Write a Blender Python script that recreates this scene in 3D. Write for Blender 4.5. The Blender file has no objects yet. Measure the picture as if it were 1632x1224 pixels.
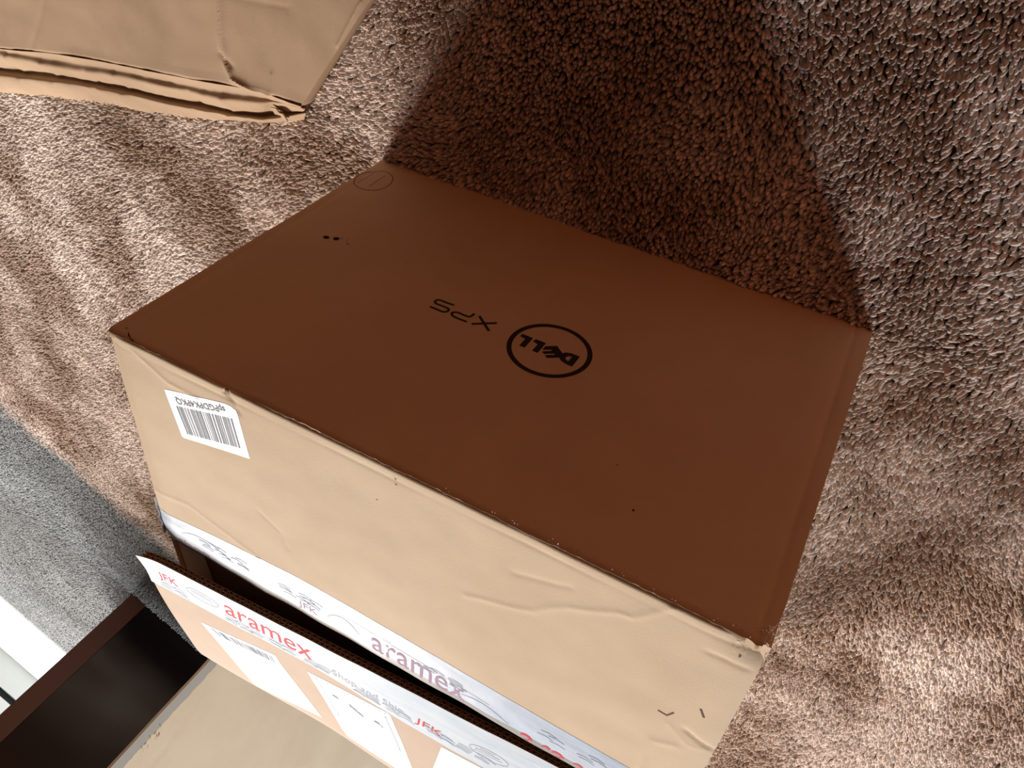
import bpy, bmesh, math, random
import numpy as np
from mathutils import Vector, Matrix, noise, geometry

sc = bpy.context.scene
col = sc.collection
rnd = random.Random(7)

# ------------------------------------------------------------------ camera
cam_data = bpy.data.cameras.new('camera')
cam_data.sensor_fit = 'HORIZONTAL'
cam_data.sensor_width = 36.0
cam_data.lens = 1301.286 / 1632 * 36.0
cam_data.clip_start = 0.02
cam = bpy.data.objects.new('camera', cam_data)
col.objects.link(cam)
R = ((-0.878956, 0.372426, -0.297885), (-0.097350, -0.751586, -0.652412), (-0.466861, -0.544442, 0.696867))
M = Matrix(R).to_4x4()
M.translation = Vector((-0.5444, -0.4662, 0.7806))
cam.matrix_world = M
sc.camera = cam

# ------------------------------------------------------------------ exposure, world, light
sc.view_settings.view_transform = 'Standard'
sc.view_settings.look = 'None'
sc.view_settings.gamma = 1.0
sc.view_settings.exposure = 0.0
sc.view_settings.use_curve_mapping = False

world = bpy.data.worlds.new('world')
sc.world = world
world.use_nodes = True
bg = world.node_tree.nodes['Background']
bg.inputs[0].default_value = (1.0, 0.42, 0.22, 1)      # warm dim room behind the viewer
bg.inputs[1].default_value = 0.17


def area_light(name, loc, target, sx, sy, power, color):
    d = bpy.data.lights.new(name, 'AREA')
    d.shape = 'RECTANGLE'
    d.size, d.size_y = sx, sy
    d.energy = power
    d.color = color
    o = bpy.data.objects.new(name, d)
    col.objects.link(o)
    o.location = loc
    o.rotation_euler = (Vector(target) - Vector(loc)).to_track_quat('-Z', 'Y').to_euler()
    return o


# daylight through the two windows on the far side of the room
area_light('window_daylight_right', (1.20, 3.13, 2.35), (0.0, 0.2, 0.2), 1.15, 1.10, 255, (1.0, 0.93, 0.88))
area_light('window_daylight_left', (-2.22, 2.46, 1.55), (-0.3, 0.2, 0.2), 0.55, 1.2, 108, (0.93, 0.96, 1.0))


# ------------------------------------------------------------------ helpers
def tag(o, label=None, cat=None, group=None, kind=None):
    if label: o['label'] = label
    if cat: o['category'] = cat
    if group: o['group'] = group
    if kind: o['kind'] = kind
    return o


def empty(name, loc=(0, 0, 0)):
    o = bpy.data.objects.new(name, None)
    o.empty_display_size = 0.05
    o.location = loc
    col.objects.link(o)
    return o


def mesh_obj(name, verts, faces, mats, parent=None, smooth=False, fm=None):
    me = bpy.data.meshes.new(name)
    me.from_pydata([tuple(v) for v in verts], [], faces)
    for m in (mats if isinstance(mats, (list, tuple)) else [mats]):
        me.materials.append(m)
    if fm: me.polygons.foreach_set('material_index', fm)
    if smooth: me.polygons.foreach_set('use_smooth', [True] * len(me.polygons))
    me.update()
    o = bpy.data.objects.new(name, me)
    col.objects.link(o)
    if parent:
        o.parent = parent
        o.matrix_parent_inverse = Matrix.Translation(-parent.location)
    return o


def fix_normals(o):
    bm = bmesh.new(); bm.from_mesh(o.data)
    bmesh.ops.recalc_face_normals(bm, faces=bm.faces)
    bm.to_mesh(o.data); bm.free()
    return o


def slab(name, func, nu, nv, thick, mat, parent=None, smooth=True, edge_mat=None):
    """closed sheet: func(u,v) gives the outer surface, thick is the offset vector to the inner one"""
    t = Vector(thick)
    P = [[Vector(func(i / nu, j / nv)) for j in range(nv + 1)] for i in range(nu + 1)]
    vs = [p for r in P for p in r] + [p + t for r in P for p in r]
    n = (nu + 1) * (nv + 1)
    idx = lambda i, j: i * (nv + 1) + j
    fs, fm = [], []
    for i in range(nu):
        for j in range(nv):
            a, b, c, d = idx(i, j), idx(i + 1, j), idx(i + 1, j + 1), idx(i, j + 1)
            fs.append((a, b, c, d)); fm.append(0)
            fs.append((d + n, c + n, b + n, a + n)); fm.append(0)
    def edge(a, b):
        fs.append((b, a, a + n, b + n)); fm.append(1 if edge_mat else 0)
    for i in range(nu):
        edge(idx(i, 0), idx(i + 1, 0)); edge(idx(i + 1, nv), idx(i, nv))
    for j in range(nv):
        edge(idx(nu, j), idx(nu, j + 1)); edge(idx(0, j + 1), idx(0, j))
    o = mesh_obj(name, vs, fs, [mat, edge_mat] if edge_mat else mat, parent, False, fm)
    fix_normals(o)
    if smooth:
        me = o.data
        me.polygons.foreach_set('use_smooth', [True] * len(me.polygons))
        me.set_sharp_from_angle(angle=math.radians(50))
    return o


def prism(name, pts, z0, z1, mat, parent=None, bevel=0.0):
    bm = bmesh.new()
    b = [bm.verts.new((x, y, z0)) for x, y in pts]
    t = [bm.verts.new((x, y, z1)) for x, y in pts]
    n = len(pts)
    bm.faces.new(b); bm.faces.new(t)
    for i in range(n): bm.faces.new((b[i], b[(i + 1) % n], t[(i + 1) % n], t[i]))
    bmesh.ops.recalc_face_normals(bm, faces=bm.faces)
    if bevel: bmesh.ops.bevel(bm, geom=bm.edges[:], offset=bevel, segments=2, affect='EDGES')
    me = bpy.data.meshes.new(name); bm.to_mesh(me); bm.free()
    me.materials.append(mat)
    o = bpy.data.objects.new(name, me); col.objects.link(o)
    if parent:
        o.parent = parent; o.matrix_parent_inverse = Matrix.Translation(-parent.location)
    return o


def decal(name, polys, mapf, mat, parent, maxlen=0.02):
    """flat print: 2D polygons triangulated, subdivided and laid on a surface by mapf"""
    bm = bmesh.new()
    for pl in polys:
        if isinstance(pl, tuple) and pl[0] == 'holes':
            loops = pl[1]
        else:
            loops = [pl]
        v3 = [[Vector((a, b, 0)) for a, b in lp] for lp in loops]
        tri = geometry.tessellate_polygon(v3)
        flat = [bm.verts.new(v) for lp in v3 for v in lp]
        for t in tri:
            try: bm.faces.new([flat[k] for k in t])
            except ValueError: pass
    for _ in range(5):
        es = [e for e in bm.edges if e.calc_length() > maxlen]
        if not es: break
        bmesh.ops.subdivide_edges(bm, edges=es, cuts=1)
        bmesh.ops.triangulate(bm, faces=bm.faces)
    for v in bm.verts: v.co = Vector(mapf(v.co.x, v.co.y))
    me = bpy.data.meshes.new(name); bm.to_mesh(me); bm.free()
    me.materials.append(mat)
    o = bpy.data.objects.new(name, me); col.objects.link(o)
    o.parent = parent; o.matrix_parent_inverse = Matrix.Translation(-parent.matrix_world.translation if parent.parent is None else (0, 0, 0))
    return o


def stroke(pts, w, closed=False):
    """a polyline as quads of width w"""
    out = []
    n = len(pts)
    P = [Vector(p) for p in pts]
    L, Rr = [], []
    for i in range(n):
        a = P[(i - 1) % n] if (closed or i > 0) else P[i]
        b = P[(i + 1) % n] if (closed or i < n - 1) else P[i]
        d = (b - a).normalized(); nn = Vector((-d.y, d.x)) * w / 2
        L.append(P[i] + nn); Rr.append(P[i] - nn)
    for i in range(n if closed else n - 1):
        j = (i + 1) % n
        out.append([tuple(L[i]), tuple(L[j]), tuple(Rr[j]), tuple(Rr[i])])
    return out


def smooth_line(pts, k=6, closed=False):
    n = len(pts); out = []
    P = [Vector(p) for p in pts]
    g = (lambda i: P[i % n]) if closed else (lambda i: P[max(0, min(n - 1, i))])
    for i in range(n if closed else n - 1):
        p0, p1, p2, p3 = g(i - 1), g(i), g(i + 1), g(i + 2)
        for s in range(k):
            t = s / k
            out.append(tuple(0.5 * ((2 * p1) + (p2 - p0) * t + (2 * p0 - 5 * p1 + 4 * p2 - p3) * t * t + (3 * p1 - p0 - 3 * p2 + p3) * t ** 3)))
    if not closed: out.append(tuple(P[-1]))
    return out


from mathutils.bvhtree import BVHTree


def cast_on(objs, direction, start, off):
    """map 2D -> point on the real surface of objs, hit along direction, lifted by off"""
    trees = [BVHTree.FromPolygons([v.co for v in o.data.vertices], [tuple(p.vertices) for p in o.data.polygons]) for o in objs]
    d = Vector(direction)

    def f(a, b):
        p = Vector(start(a, b)) - d * .05
        best = None
        for t in trees:
            h = t.ray_cast(p, d)
            if h[0] is not None and (best is None or h[3] < best): best = h[3]
        if best is None: best = .05
        return tuple(p + d * (best - off))
    return f


def text_mesh(body, size, bold=0.0, shear=0.0, spacing=1.0):
    cu = bpy.data.curves.new('txt', 'FONT')
    cu.body = body; cu.size = size; cu.offset = bold; cu.shear = shear; cu.space_character = spacing
    cu.resolution_u = 3
    ob = bpy.data.objects.new('txt', cu)
    col.objects.link(ob)
    bpy.context.view_layer.update()
    me = ob.to_mesh()
    vs = [(v.co.x, v.co.y) for v in me.vertices]
    fs = [tuple(p.vertices) for p in me.polygons]
    ob.to_mesh_clear()
    bpy.data.objects.remove(ob); bpy.data.curves.remove(cu)
    return vs, fs


def text_fit(body, a, b, height, bold=0.0, shear=0.0, off2=(0, 0)):
    """2D text whose baseline runs from a to b, caps scaled to height; returns verts, faces"""
    vs, fs = text_mesh(body, 1.0, bold, shear)
    x0 = min(v[0] for v in vs); x1 = max(v[0] for v in vs)
    y1 = max(v[1] for v in vs)
    a, b = Vector(a), Vector(b)
    d = b - a; L = d.length; d = d / L; nn = Vector((-d.y, d.x))
    out = []
    for x, y in vs:
        p = a + d * ((x - x0) / (x1 - x0) * L) + nn * (y / y1 * height)
        out.append((p.x, p.y))
    return out, fs


def decal_mesh(name, parts, mapf, mat, parent, joined=False):
    if len(parts) > 1 and not joined:
        for p_ in parts: ob = decal_mesh(name, [p_], mapf, mat, parent)
        return ob
    V, F = [], []
    for vs, fs in parts:
        o = len(V)
        V += [mapf(x, y) for x, y in vs]
        F += [tuple(i + o for i in f) for f in fs]
    ob = mesh_obj(name, V, F, mat)
    ob.parent = parent
    return ob


def polys_to_vf(polys):
    V, F = [], []
    for p in polys:
        F.append(tuple(range(len(V), len(V) + len(p)))); V += list(p)
    return V, F


def crease_field(lines):
    """returns f(X,Y) summing sharp ridges along polylines (numpy arrays in, array out)"""
    segs = []
    for pts, amp, w in lines:
        for (x0, y0), (x1, y1) in zip(pts[:-1], pts[1:]): segs.append((x0, y0, x1, y1, amp, w))
    def f(x, y):
        best = {}
        tot = 0.0
        for k, (pts, amp, w) in enumerate(lines):
            dm = 1e9
            for (x0, y0), (x1, y1) in zip(pts[:-1], pts[1:]):
                dx, dy = x1 - x0, y1 - y0
                L2 = dx * dx + dy * dy
                t = max(0, min(1, ((x - x0) * dx + (y - y0) * dy) / L2))
                d = math.hypot(x - x0 - dx * t, y - y0 - dy * t)
                dm = min(dm, d)
                if dm < 1e-4: break
            if dm < 6 * w: tot += amp * math.exp(-dm / w)
        return tot
    return f


# ------------------------------------------------------------------ materials
def mat_new(name, color, rough=0.8, spec=0.3):
    m = bpy.data.materials.new(name); m.use_nodes = True
    b = m.node_tree.nodes['Principled BSDF']
    b.inputs['Base Color'].default_value = (*color, 1)
    b.inputs['Roughness'].default_value = rough
    b.inputs['Specular IOR Level'].default_value = spec
    return m, m.node_tree, b


def N(nt, t, **kw):
    n = nt.nodes.new(t)
    for k, v in kw.items():
        if k in n.inputs: n.inputs[k].default_value = v
        else: setattr(n, k, v)
    return n


def cardboard(name, base, dark, flute_axis='X', flute=0.25, bump=0.25, rough=0.75, spec=0.2):
    m, nt, b = mat_new(name, base, rough, spec)
    L = nt.links
    tc = N(nt, 'ShaderNodeTexCoord')
    n1 = N(nt, 'ShaderNodeTexNoise', Scale=6.0, Detail=5.0, Roughness=0.6)
    n2 = N(nt, 'ShaderNodeTexNoise', Scale=420.0, Detail=3.0, Roughness=0.7)
    mp = N(nt, 'ShaderNodeMapping'); mp.inputs['Scale'].default_value = (1, 1, 1)
    L.new(tc.outputs['Object'], mp.inputs[0])
    L.new(mp.outputs[0], n1.inputs['Vector']); L.new(mp.outputs[0], n2.inputs['Vector'])
    wv = N(nt, 'ShaderNodeTexWave', Scale=22.0, Distortion=0.6)
    wv.bands_direction = flute_axis
    wv.inputs['Detail'].default_value = 2.0
    L.new(tc.outputs['Object'], wv.inputs['Vector'])
    mix = N(nt, 'ShaderNodeMix', data_type='RGBA')
    mix.inputs[6].default_value = (*dark, 1); mix.inputs[7].default_value = (*base, 1)
    mr = N(nt, 'ShaderNodeMapRange'); mr.inputs[1].default_value = 0.3; mr.inputs[2].default_value = 0.62
    L.new(n1.outputs[0], mr.inputs[0])
    ad = N(nt, 'ShaderNodeMath', operation='MULTIPLY_ADD')
    L.new(n2.outputs[0], ad.inputs[0]); ad.inputs[1].default_value = 0.5; L.new(mr.outputs[0], ad.inputs[2])
    sb = N(nt, 'ShaderNodeMath', operation='SUBTRACT'); L.new(ad.outputs[0], sb.inputs[0]); sb.inputs[1].default_value = 0.2
    sb.use_clamp = True
    L.new(sb.outputs[0], mix.inputs[0])
    L.new(mix.outputs[2], b.inputs['Base Color'])
    h = N(nt, 'ShaderNodeMath', operation='MULTIPLY_ADD')
    L.new(wv.outputs[1], h.inputs[0]); h.inputs[1].default_value = flute; L.new(n2.outputs[0], h.inputs[2])
    bp = N(nt, 'ShaderNodeBump', Strength=bump, Distance=0.0006)
    L.new(h.outputs[0], bp.inputs['Height']); L.new(bp.outputs[0], b.inputs['Normal'])
    return m


M_card = cardboard('cardboard_tan', (0.54, 0.405, 0.268), (0.48, 0.35, 0.222))
M_card_flap = cardboard('cardboard_flap', (0.46, 0.34, 0.25), (0.42, 0.30, 0.21))
M_card_front = cardboard('cardboard_front', (0.52, 0.37, 0.23), (0.47, 0.325, 0.195), flute=0.05)
M_card_old = cardboard('cardboard_worn', (0.44, 0.305, 0.195), (0.34, 0.23, 0.145), flute=0.1)
M_card_pale = cardboard('cardboard_pale', (0.62, 0.53, 0.40), (0.56, 0.47, 0.35), flute=0.1)
M_card_edge, _, _ = mat_new('cardboard_cut_edge', (0.30, 0.19, 0.11), 0.9, 0.1)
M_liner, _, _ = mat_new('cardboard_liner', (0.36, 0.22, 0.13), 0.9, 0.1)
M_inside, _, _ = mat_new('cardboard_inside', (0.40, 0.29, 0.19), 0.9, 0.1)
M_ink, _, _ = mat_new('black_print', (0.022, 0.012, 0.010), 0.6, 0.2)
M_pen, _, _ = mat_new('marker_line', (0.10, 0.045, 0.03), 0.6, 0.2)
M_label, _, _ = mat_new('label_paper', (0.60, 0.62, 0.64), 0.6, 0.2)
M_label_bright, _, _ = mat_new('label_paper_bright', (0.86, 0.89, 0.92), 0.6, 0.2)
M_bar, _, _ = mat_new('barcode_ink', (0.12, 0.12, 0.13), 0.6, 0.2)
M_barg, _, _ = mat_new('barcode_ink_grey', (0.22, 0.24, 0.27), 0.8, 0.05)
M_red, _, _ = mat_new('tape_print_red', (0.52, 0.05, 0.06), 0.7, 0.1)
M_redp, _, _ = mat_new('tape_print_pale_red', (0.34, 0.22, 0.28), 0.7, 0.1)
M_blue, _, _ = mat_new('tape_print_blue', (0.32, 0.38, 0.44), 0.7, 0.1)
M_blued, _, _ = mat_new('tape_print_blue_grey', (0.30, 0.35, 0.41), 0.7, 0.1)
M_gline, _, _ = mat_new('tape_print_grey', (0.36, 0.36, 0.40), 0.7, 0.1)
M_hole, _, _ = mat_new('torn_hole', (0.03, 0.015, 0.01), 0.95, 0.0)
M_fibre, _, _ = mat_new('torn_fibre', (0.82, 0.74, 0.62), 0.9, 0.1)


def tape_material(name, color, alpha_dark, rough):
    m, nt, b = mat_new(name, color, rough, 0.35)
    L = nt.links
    tc = N(nt, 'ShaderNodeTexCoord')
    mp = N(nt, 'ShaderNodeMapping'); mp.inputs['Scale'].default_value = (9, 60, 60)
    n = N(nt, 'ShaderNodeTexNoise', Scale=1.0, Detail=4.0, Roughness=0.55)
    L.new(tc.outputs['Object'], mp.inputs[0]); L.new(mp.outputs[0], n.inputs['Vector'])
    mp2 = N(nt, 'ShaderNodeMapping'); mp2.inputs['Scale'].default_value = (25, 25, 25)
    n2 = N(nt, 'ShaderNodeTexNoise', Scale=1.0, Detail=3.0)
    L.new(tc.outputs['Object'], mp2.inputs[0]); L.new(mp2.outputs[0], n2.inputs['Vector'])
    ad = N(nt, 'ShaderNodeMath', operation='ADD'); L.new(n.outputs[0], ad.inputs[0]); L.new(n2.outputs[0], ad.inputs[1])
    bp = N(nt, 'ShaderNodeBump', Strength=0.5, Distance=0.002)
    L.new(ad.outputs[0], bp.inputs['Height']); L.new(bp.outputs[0], b.inputs['Normal'])
    cr = N(nt, 'ShaderNodeMix', data_type='RGBA')
    cr.inputs[6].default_value = (*color, 1)
    cr.inputs[7].default_value = (color[0] * .86, color[1] * .92, color[2] * .97, 1)
    mr = N(nt, 'ShaderNodeMapRange'); mr.inputs[1].default_value = 0.42; mr.inputs[2].default_value = 0.62
    L.new(n.outputs[0], mr.inputs[0]); L.new(mr.outputs[0], cr.inputs[0])
    L.new(cr.outputs[2], b.inputs['Base Color'])
    b.inputs['Alpha'].default_value = alpha_dark
    return m


M_inner_light, _, _ = mat_new('inner_light_pale', (0.88, 0.89, 0.88), 0.6, 0.2)
M_tape = tape_material('packing_tape_white', (0.43, 0.47, 0.53), 1.0, 0.5)
M_tape_far = tape_material('packing_tape_white_far', (0.46, 0.495, 0.52), 1.0, 0.6)
M_tape_lip = tape_material('packing_tape_clear', (0.36, 0.32, 0.29), 0.85, 0.4)

M_gloss, _, gb = mat_new('dark_gloss_wood', (0.012, 0.008, 0.007), 0.12, 0.3)
M_cab_edge, nt, b = mat_new('dark_brown_edge', (0.10, 0.040, 0.025), 0.5, 0.3)
M_white, nt, b = mat_new('white_gloss_paint', (0.88, 0.92, 0.92), 0.25, 0.5)
M_white2, nt, b = mat_new('white_frame', (0.74, 0.78, 0.77), 0.35, 0.5)
M_gap, _, _ = mat_new('dark_seal', (0.02, 0.025, 0.025), 0.7, 0.2)
M_wall, nt, b = mat_new('wall_paint', (0.13, 0.10, 0.08), 0.9, 0.2)
M_glass, nt, b = mat_new('window_glass', (1, 1, 1), 0.0, 0.5)
b.inputs['Transmission Weight'].default_value = 1.0

# carpet -----------------------------------------------------------
def carpet_material(name, for_pile):
    m, nt, b = mat_new(name, (0.5, 0.4, 0.33), 1.0, 0.05)
    L = nt.links
    g = N(nt, 'ShaderNodeNewGeometry')
    # large patches of brushed pile
    mp = N(nt, 'ShaderNodeMapping'); mp.inputs['Scale'].default_value = (1, 1, 0)
    L.new(g.outputs['Position'], mp.inputs[0])
    n1 = N(nt, 'ShaderNodeTexNoise', Scale=5.0, Detail=4.0, Roughness=0.55)
    L.new(mp.outputs[0], n1.inputs['Vector'])
    r1 = N(nt, 'ShaderNodeMapRange'); r1.inputs[1].default_value = 0.42; r1.inputs[2].default_value = 0.57
    L.new(n1.outputs[0], r1.inputs[0])
    c1 = N(nt, 'ShaderNodeMix', data_type='RGBA')
    c1.inputs[6].default_value = (0.45, 0.335, 0.265, 1)
    c1.inputs[7].default_value = (0.74, 0.63, 0.555, 1)
    L.new(r1.outputs[0], c1.inputs[0])
    # grey band of carpet colour near the door sill
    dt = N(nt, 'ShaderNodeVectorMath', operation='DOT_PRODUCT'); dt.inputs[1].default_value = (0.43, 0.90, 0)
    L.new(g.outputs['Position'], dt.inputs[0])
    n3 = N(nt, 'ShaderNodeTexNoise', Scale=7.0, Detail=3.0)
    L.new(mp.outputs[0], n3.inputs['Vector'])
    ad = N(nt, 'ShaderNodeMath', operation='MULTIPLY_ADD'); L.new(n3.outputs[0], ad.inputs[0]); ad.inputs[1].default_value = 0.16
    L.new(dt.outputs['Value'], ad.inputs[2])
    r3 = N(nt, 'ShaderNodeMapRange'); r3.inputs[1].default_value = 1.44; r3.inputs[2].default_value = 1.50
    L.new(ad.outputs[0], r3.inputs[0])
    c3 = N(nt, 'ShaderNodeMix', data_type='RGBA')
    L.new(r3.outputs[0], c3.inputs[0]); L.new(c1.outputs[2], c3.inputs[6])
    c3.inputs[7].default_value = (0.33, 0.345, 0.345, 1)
    if for_pile:
        oi = N(nt, 'ShaderNodeObjectInfo')
        hv = N(nt, 'ShaderNodeMapRange'); hv.inputs[3].default_value = 0.72; hv.inputs[4].default_value = 1.18
        L.new(oi.outputs['Random'], hv.inputs[0])
        # darker at the root of each tuft (dirt and depth of pile): none painted, only colour variation
        ms = N(nt, 'ShaderNodeMix', data_type='RGBA', blend_type='MULTIPLY'); ms.inputs[0].default_value = 1.0
        L.new(c3.outputs[2], ms.inputs[6]); L.new(hv.outputs[0], ms.inputs[7])
        L.new(ms.outputs[2], b.inputs['Base Color'])
    else:
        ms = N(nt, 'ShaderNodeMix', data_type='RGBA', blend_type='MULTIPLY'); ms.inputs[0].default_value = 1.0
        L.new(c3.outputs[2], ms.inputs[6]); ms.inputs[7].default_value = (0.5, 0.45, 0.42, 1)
        L.new(ms.outputs[2], b.inputs['Base Color'])
        nb = N(nt, 'ShaderNodeTexNoise', Scale=160.0, Detail=3.0)
        L.new(g.outputs['Position'], nb.inputs['Vector'])
        bp = N(nt, 'ShaderNodeBump', Strength=1.0, Distance=0.01)
        L.new(nb.outputs[0], bp.inputs['Height']); L.new(bp.outputs[0], b.inputs['Normal'])
    return m


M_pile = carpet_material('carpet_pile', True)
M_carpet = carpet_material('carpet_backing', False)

# ------------------------------------------------------------------ setting
ZF = -0.010
dw = Vector((-0.9, 0.436)); nw = Vector((0.436, 0.9))          # along the far wall, and away from the room


def wp(t, d): p = dw * t + nw * d; return (p.x, p.y)


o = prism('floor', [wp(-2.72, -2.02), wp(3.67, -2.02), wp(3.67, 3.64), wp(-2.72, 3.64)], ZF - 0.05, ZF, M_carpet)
tag(o, 'floor covered in a beige cut pile carpet', 'floor', kind='structure')

# carpet pile: tufts instanced on points (stuff)
def inside(poly, X, Y):
    c = np.zeros(X.shape, bool)
    n = len(poly)
    for i in range(n):
        x0, y0 = poly[i]; x1, y1 = poly[(i + 1) % n]
        cond = ((y0 > Y) != (y1 > Y))
        with np.errstate(divide='ignore', invalid='ignore'):
            xi = (x1 - x0) * (Y - y0) / (y1 - y0) + x0
        c ^= cond & (X < xi)
    return c


rs = np.random.RandomState(3)
sp = 0.0036
gx, gy = np.meshgrid(np.arange(-1.35, 2.6, sp), np.arange(-0.5, 2.75, sp))
gx = gx + (rs.rand(*gx.shape) - .5) * sp * 0.95
gy = gy + (rs.rand(*gy.shape) - .5) * sp * 0.95
X, Y = gx.ravel(), gy.ravel()
poly = [(-1.35, -0.45), (0.95, -0.40), (1.15, 0.0), (2.25, 1.95), (1.25, 2.42), (-0.1, 2.2), (-1.35, 1.3)]
k = inside(poly, X, Y)
k &= ~((X > -0.585) & (X < -0.015) & (Y > 0.015) & (Y < 0.56))
k &= (X * 0.43 + Y * 0.90) < 2.715
k &= ~((X < 0.1) & (Y > 1.0))
X, Y = X[k], Y[k]
n = len(X)


def smooth_noise(X, Y, scale, seed):
    r = np.random.RandomState(seed)
    G = r.rand(64, 64)
    fx, fy = X * scale + 20, Y * scale + 20
    ix, iy = np.floor(fx).astype(int), np.floor(fy).astype(int)
    tx, ty = fx - ix, fy - iy
    tx, ty = tx * tx * (3 - 2 * tx), ty * ty * (3 - 2 * ty)
    g = lambda a, b: G[a % 64, b % 64]
    return (g(ix, iy) * (1 - tx) + g(ix + 1, iy) * tx) * (1 - ty) + (g(ix, iy + 1) * (1 - tx) + g(ix + 1, iy + 1) * tx) * ty


lean = 0.12 + 0.85 * (0.6 * smooth_noise(X, Y, 5, 1) + 0.4 * smooth_noise(X, Y, 13, 2))
azi = 0.9 + 2.6 * (smooth_noise(X, Y, 3.5, 5) - 0.5) + 1.6 * (smooth_noise(X, Y, 16, 6) - 0.5) + rs.randn(n) * 0.55
lean = np.clip(lean + rs.randn(n) * 0.22, 0.0, 1.2)
clump = smooth_noise(X, Y, 45, 9)
Z = np.full(n, ZF + 0.001) + clump * 0.0035 - 0.001
me = bpy.data.meshes.new('carpet_pile')
me.vertices.add(n)
co = np.stack([X, Y, Z], 1).astype(np.float32)
me.vertices.foreach_set('co', co.ravel())
a = me.attributes.new('rot', 'FLOAT_VECTOR', 'POINT')
rot = np.stack([np.zeros(n), lean, azi], 1).astype(np.float32)
a.data.foreach_set('vector', rot.ravel())
a = me.attributes.new('siz', 'FLOAT', 'POINT')
a.data.foreach_set('value', (0.8 + 0.45 * rs.rand(n)).astype(np.float32))
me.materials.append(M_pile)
pile = bpy.data.objects.new('carpet_pile', me)
col.objects.link(pile)
tag(pile, 'thick beige cut pile of the carpet covering the floor', 'carpet', kind='stuff')
ng = bpy.data.node_groups.new('pile', 'GeometryNodeTree')
ng.interface.new_socket('Geometry', in_out='INPUT', socket_type='NodeSocketGeometry')
ng.interface.new_socket('Geometry', in_out='OUTPUT', socket_type='NodeSocketGeometry')
gi = ng.nodes.new('NodeGroupInput'); go = ng.nodes.new('NodeGroupOutput')
ico = ng.nodes.new('GeometryNodeMeshIcoSphere'); ico.inputs['Radius'].default_value = 0.0020; ico.inputs['Subdivisions'].default_value = 2
tr = ng.nodes.new('GeometryNodeTransform'); tr.inputs['Scale'].default_value = (0.95, 0.95, 3.1); tr.inputs['Translation'].default_value = (0, 0, 0.0052)
ss = ng.nodes.new('GeometryNodeSetShadeSmooth')
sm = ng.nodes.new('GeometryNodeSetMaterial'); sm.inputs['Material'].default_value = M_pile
iop = ng.nodes.new('GeometryNodeInstanceOnPoints')
na = ng.nodes.new('GeometryNodeInputNamedAttribute'); na.data_type = 'FLOAT_VECTOR'; na.inputs['Name'].default_value = 'rot'
nsz = ng.nodes.new('GeometryNodeInputNamedAttribute'); nsz.data_type = 'FLOAT'; nsz.inputs['Name'].default_value = 'siz'
er = ng.nodes.new('FunctionNodeEulerToRotation')
ln = ng.links.new
ln(ico.outputs['Mesh'], tr.inputs['Geometry']); ln(tr.outputs[0], ss.inputs[0]); ln(ss.outputs[0], sm.inputs[0])
ln(gi.outputs[0], iop.inputs['Points']); ln(sm.outputs[0], iop.inputs['Instance'])
ln(na.outputs[0], er.inputs[0]); ln(er.outputs[0], iop.inputs['Rotation']); ln(nsz.outputs[0], iop.inputs['Scale'])
ln(iop.outputs[0], go.inputs[0])
md = pile.modifiers.new('pile', 'NODES'); md.node_group = ng

# far wall with window, left wall with window, door sill and frame


DW = 3.52
def wall_box(name, t0, t1, d0, d1, z0, z1, mat, parent=None, bevel=0):
    return prism(name, [wp(t0, d0), wp(t1, d0), wp(t1, d1), wp(t0, d1)], z0, z1, mat, parent, bevel)


def join_boxes(name, boxes, mat, parent=None):
    bm = bmesh.new()
    for pts, z0, z1 in boxes:
        b_ = [bm.verts.new((x, y, z0)) for x, y in pts]; t_ = [bm.verts.new((x, y, z1)) for x, y in pts]
        bm.faces.new(b_); bm.faces.new(t_)
        for i in range(4): bm.faces.new((b_[i], b_[(i + 1) % 4], t_[(i + 1) % 4], t_[i]))
    bmesh.ops.recalc_face_normals(bm, faces=bm.faces)
    me = bpy.data.meshes.new(name); bm.to_mesh(me); bm.free(); me.materials.append(mat)
    o = bpy.data.objects.new(name, me); col.objects.link(o)
    if parent: o.parent = parent
    return o


def wb(t0, t1, d0, d1, z0, z1): return ([wp(t0, d0), wp(t1, d0), wp(t1, d1), wp(t0, d1)], z0, z1)


# window 1 opening in the far wall: t about -0.32 .. 0.28
w = join_boxes('wall_back', [wb(-0.35, 0.95, DW, DW + 0.12, ZF, 1.65), wb(-0.35, 0.95, DW, DW + 0.12, 2.98, 3.1),
                             wb(0.95, 3.6, DW, DW + 0.12, ZF, 3.1), wb(-2.6, -0.35, DW, DW + 0.12, ZF, 3.1)], M_wall)
tag(w, 'far wall behind the white door sill', 'wall', kind='structure')
f = join_boxes('window_1', [wb(-0.35, -0.30, DW, DW + .08, 1.65, 2.98), wb(0.90, 0.95, DW, DW + .08, 1.65, 2.98),
                            wb(-0.30, 0.90, DW, DW + .08, 1.65, 1.70), wb(-0.30, 0.90, DW, DW + .08, 2.93, 2.98)], M_white2)
tag(f, 'white window frame in the far wall', 'window', kind='structure')
lx = 3.55
w = join_boxes('wall_left', [wb(lx, lx + .12, -1.9, DW, 2.3, 3.1), wb(lx, lx + .12, -1.9, DW, ZF, .85),
                             wb(lx, lx + .12, -1.9, .95, .85, 2.3), wb(lx, lx + .12, 1.75, DW, .85, 2.3)], M_wall)
tag(w, 'left wall with a window', 'wall', kind='structure')
f = join_boxes('window_2', [wb(lx, lx + .08, .95, 1.0, .85, 2.3), wb(lx, lx + .08, 1.70, 1.75, .85, 2.3),
                            wb(lx, lx + .08, 1.0, 1.70, .85, .90), wb(lx, lx + .08, 1.0, 1.70, 2.25, 2.3)], M_white2)
tag(f, 'white window frame in the left wall', 'window', kind='structure')

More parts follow.
